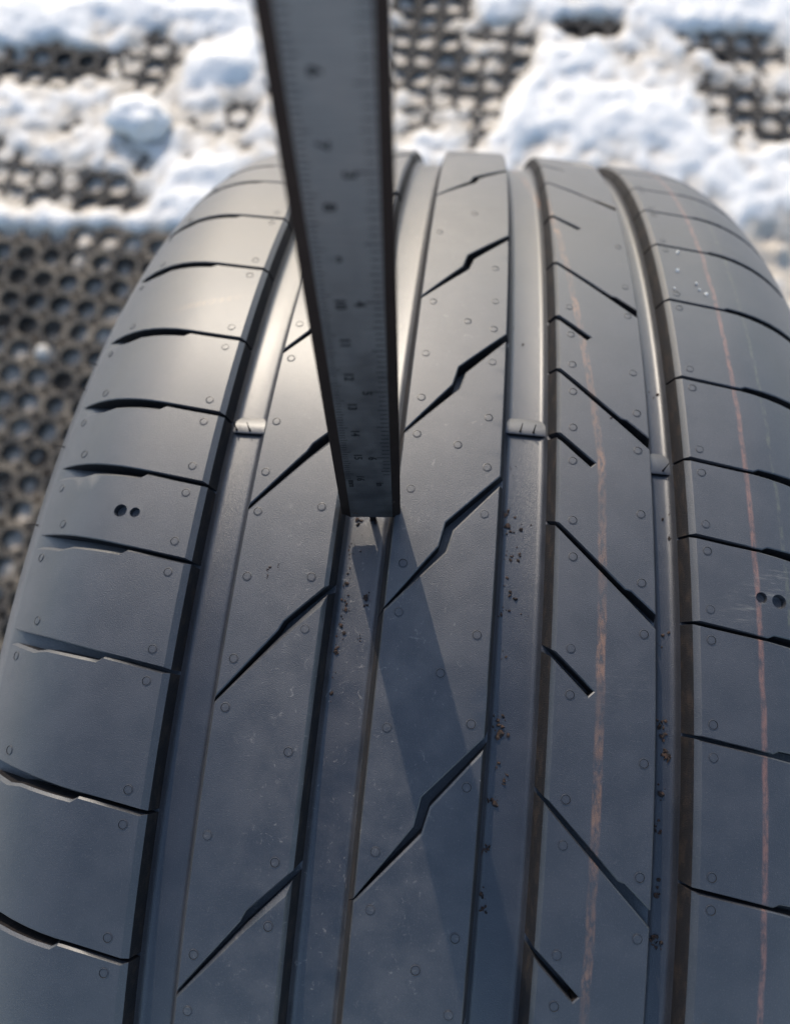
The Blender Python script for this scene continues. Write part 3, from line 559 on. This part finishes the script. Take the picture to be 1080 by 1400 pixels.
# ------------------------------------------------------------------ ground, mats, snow
Z0 = -R
k = NT('wet_sandy_soil'); tc = k.n('ShaderNodeTexCoord').outputs['Object']
n1 = k.noise(tc, 14., 5, .6); n2 = k.noise(tc, 90., 4, .6)
col = k.mix(k.ramp(n1, .35, .68), (.10, .075, .052, 1), (.30, .235, .165, 1)); col = k.mix(k.ramp(n2, .35, .7, 0, .5), col, (.17, .10, .055, 1))
k.l(col, k.b.inputs['Base Color']); k.b.inputs['Roughness'].default_value = .75
k.l(k.bump(n2, .6, .006), k.b.inputs['Normal']); M_SOIL = k.m
gx = 40.
o = mesh_obj('ground', [(-gx, -gx, Z0-.017), (gx, -gx, Z0-.017), (gx, gx, Z0-.017), (-gx, gx, Z0-.017)], [(0, 1, 2, 3)], M_SOIL, smooth=False)
tag(o, 'wet sandy soil under the mats and snow', None, kind='structure')

def mat_rubber(name, dust):
    k = NT(name); tc = k.n('ShaderNodeTexCoord').outputs['Object']
    n1 = k.noise(tc, 22., 5, .65); n2 = k.noise(tc, 150., 3, .6)
    col = k.mix(k.ramp(n1, .38, .70, .04*dust, dust), (.014, .014, .015, 1), (.17, .14, .105, 1)); col = k.mix(k.ramp(n2, .45, .7, 0, .5*dust), col, (.24, .20, .15, 1))
    k.l(col, k.b.inputs['Base Color']); k.b.inputs['Roughness'].default_value = .8; k.b.inputs['Specular IOR Level'].default_value = .25
    k.l(k.bump(n2, .4, .002), k.b.inputs['Normal']); return k.m
M_MAT = mat_rubber('dusty_mat_rubber', .8); M_MAT2 = mat_rubber('black_mat_rubber', .30)
PITCH = .0394
def mat(o0, ang, i0, i1, j0, j1, label, mm):
    """ring mat: square lattice of round holes, origin o0 at a hole centre"""
    NP = 16; hr = .0148; cell = []
    # template cell: hole rim and square border with matching samples
    for t in range(NP):
        a = 2*math.pi*(t+.5)/NP; c, s_ = math.cos(a), math.sin(a); e = PITCH/2/max(abs(c), abs(s_)); q_ = hr*(1+.07*abs(math.sin(2*a))); cell.append(((q_*c, q_*s_), (e*c, e*s_)))
    V, Fs = [], []; rng = random.Random(3)
    for i in range(i0, i1+1):
        for j in range(j0, j1+1):
            k0 = len(V); cx, cy = i*PITCH, j*PITCH; d = rng.uniform(-.0007, .0007); q = rng.uniform(.93, 1.05)
            for (hx, hy), (ex, ey) in cell:
                V += [(cx+ex, cy+ey, -.0003), (cx+hx*1.10*q, cy+hy*1.10*q, .0+d), (cx+hx*q, cy+hy*q, -.002+d), (cx+hx*.98*q, cy+hy*.98*q, -.0165)]
            for t in range(NP):
                a, b = k0+4*t, k0+4*((t+1) % NP)
                Fs += [(a, b, b+1, a+1), (a+1, b+1, b+2, a+2), (a+2, b+2, b+3, a+3)]
    # outer rim wall
    x0, x1, y0, y1 = (i0-.5)*PITCH, (i1+.5)*PITCH, (j0-.5)*PITCH, (j1+.5)*PITCH; k0 = len(V)
    r = .008
    for z in (-.0003, -.0165): V += [(x0, y0, z), (x1, y0, z), (x1, y1, z), (x0, y1, z)]
    V += [(x0-r, y0-r, -.001), (x1+r, y0-r, -.001), (x1+r, y1+r, -.001), (x0-r, y1+r, -.001), (x0-r, y0-r, -.0165), (x1+r, y0-r, -.0165), (x1+r, y1+r, -.0165), (x0-r, y1+r, -.0165)]
    for t in range(4):
        t2 = (t+1) % 4; Fs += [(k0+t, k0+8+t, k0+8+t2, k0+t2), (k0+8+t, k0+12+t, k0+12+t2, k0+8+t2)]
    o = mesh_obj('rubber_mat', V, Fs, mm, None, smooth=False, loc=(o0[0], o0[1], Z0))
    o.rotation_euler = (0, 0, rad(ang))
    return tag(o, label, 'rubber mat', 'rubber ring mats on the ground')
mat((-.6195, .5985), -3.6, -12, 22, -26, 1, 'bare dark rubber ring mat at the left of the tyre, holes filled with soil', M_MAT)
mat((-.621, .7355), -2.6, -14, 9, -1, 22, 'rubber ring mat behind the tyre on the left, half buried in slush', M_MAT2)
mat((-.1325, 1.0965), -1.2, -2, 30, -6, 16, 'rubber ring mat behind the caliper, mostly under thick snow', M_MAT2)

# snow and slush as one height field lying over the mats
X0, X1, Y0, Y1, RES = -1.5, 1.5, -.55, 2.1, .0075
nx, ny = int((X1-X0)/RES)+1, int((Y1-Y0)/RES)+1
gx_, gy_ = np.meshgrid(np.linspace(X0, X1, nx), np.linspace(Y0, Y1, ny))
flat = np.stack([gx_.ravel(), gy_.ravel()], 1)
Hh = np.full(nx*ny, 3.0).reshape(ny, nx)
def blur(a, r):
    for ax in (0, 1):
        for _ in range(2):
            p = np.pad(a, [(r+1, r) if i == ax else (0, 0) for i in (0, 1)], mode='edge'); c = np.cumsum(p, ax)
            n_ = a.shape[ax]; a = (np.take(c, np.arange(2*r+1, 2*r+1+n_), ax)-np.take(c, np.arange(0, n_), ax))/(2*r+1)
    return a
# wobble the outlines so that they are ragged
wob = np.array([noise.noise_vector(Vector((x*11, y*11, 2.))) for x, y in flat])[:, :2]*.018+np.array([noise.noise_vector(Vector((x*34, y*34, 5.))) for x, y in flat])[:, :2]*.008
fl = flat+wob
for poly, h, b in T['snow']:
    m_ = inside(fl, poly).reshape(ny, nx).astype(float); m_ = blur(m_, max(1, int(b/RES)))
    Hh = Hh*(1-m_)+h*m_
for cx, cy, rx, ry, a in T['ga']:
    Hh += a*np.exp(-(((gx_-cx)/rx)**2+((gy_-cy)/ry)**2)*1.1)
N1 = np.array([noise.fractal(Vector((x*9, y*9, .3)), .9, 2.1, 5) for x, y in flat]).reshape(ny, nx)
N2 = np.array([noise.fractal(Vector((x*38, y*38, 7.3)), .8, 2.1, 4) for x, y in flat]).reshape(ny, nx)
thick = np.clip((Hh-5)/20, 0, 1)
N3 = np.array([noise.fractal(Vector((x*95, y*95, 1.7)), .9, 2.1, 3) for x, y in flat]).reshape(ny, nx)
Hh = Hh+N1*(5.2-3.0*thick)+N2*(6.4-5.2*thick)+N3*(2.4-.9*thick)
k = NT('snow'); tc = k.n('ShaderNodeTexCoord').outputs['Object']; at = k.n('ShaderNodeAttribute'); at.attribute_name = 'depth_of_snow'
n1 = k.noise(tc, 26., 5, .65); n2 = k.noise(tc, 190., 4, .6)
thin = k.ramp(k.math('ADD', at.outputs['Fac'], k.math('MULTIPLY', k.math('SUBTRACT', n1, .5), 22.)), 11., -3.)
col = k.mix(thin, (.68, .665, .635, 1), (.47, .41, .33, 1))
col = k.mix(k.math('MULTIPLY', thin, k.ramp(n2, .52, .70, 0, .6)), col, (.20, .155, .11, 1))
k.l(col, k.b.inputs['Base Color']); k.b.inputs['Roughness'].default_value = .55
k.b.inputs['Specular IOR Level'].default_value = .35
n3 = k.noise(tc, 700., 2, .6)
k.l(k.bump(n3, .6, .0015, k.bump(n2, .45, .004, k.bump(n1, .15, .008))), k.b.inputs['Normal']); M_SNOW = k.m
V = np.stack([gx_.ravel(), gy_.ravel(), Z0+Hh.ravel()*.001], 1)
ii = np.arange(nx*ny).reshape(ny, nx)
Fq = np.stack([ii[:-1, :-1].ravel(), ii[:-1, 1:].ravel(), ii[1:, 1:].ravel(), ii[1:, :-1].ravel()], 1)
keep = (Hh.ravel()[Fq] > -17.5).any(1); Fq = Fq[keep]
o = mesh_obj('snow', V, Fq, M_SNOW, sharp=None)
a_ = o.data.attributes.new('depth_of_snow', 'FLOAT', 'POINT'); a_.data.foreach_set('value', Hh.ravel().astype(np.float32))
tag(o, 'patchy white snow and grey slush over the rubber mats', None, kind='structure')
# open snow beyond the mats: four sheets round the detailed patch
b_ = 40.; zz = Z0+.004
def sheet(x0, y0, x1, y1): return [(x0, y0, zz), (x1, y0, zz), (x1, y1, zz), (x0, y1, zz)]
V = sheet(-b_, Y1-.02, b_, b_)+sheet(-b_, -b_, b_, Y0+.02)+sheet(-b_, Y0+.02, X0+.02, Y1-.02)+sheet(X1-.02, Y0+.02, b_, Y1-.02)
o = mesh_obj('snow_field', V, [(0, 1, 2, 3), (4, 5, 6, 7), (8, 9, 10, 11), (12, 13, 14, 15)], M_SNOW, smooth=False)
a_ = o.data.attributes.new('depth_of_snow', 'FLOAT', 'POINT'); a_.data.foreach_set('value', np.full(16, 14., np.float32))
tag(o, 'open snow around the mats', None, kind='structure')
# a loose lump of snow
bm = bmesh.new(); bmesh.ops.create_icosphere(bm, subdivisions=4, radius=1.)
for v in bm.verts:
    f = 1+.22*noise.fractal(v.co*1.3+Vector((3, 1, 2)), .9, 2., 4); v.co = Vector((v.co.x*.047*f, v.co.y*.036*f, v.co.z*.030*f))
me = bpy.data.meshes.new('snow_lump'); bm.to_mesh(me); bm.free(); me.materials.append(M_SNOW)
me.polygons.foreach_set('use_smooth', np.ones(len(me.polygons), bool))
a_ = me.attributes.new('depth_of_snow', 'FLOAT', 'POINT'); a_.data.foreach_set('value', np.full(len(me.vertices), 30., np.float32))
o = link(bpy.data.objects.new('snow_lump', me)); o.location = (T['clod'][0], T['clod'][1], Z0+.012)
tag(o, 'rounded white lump of snow on the slush left of the caliper', 'snow lump')
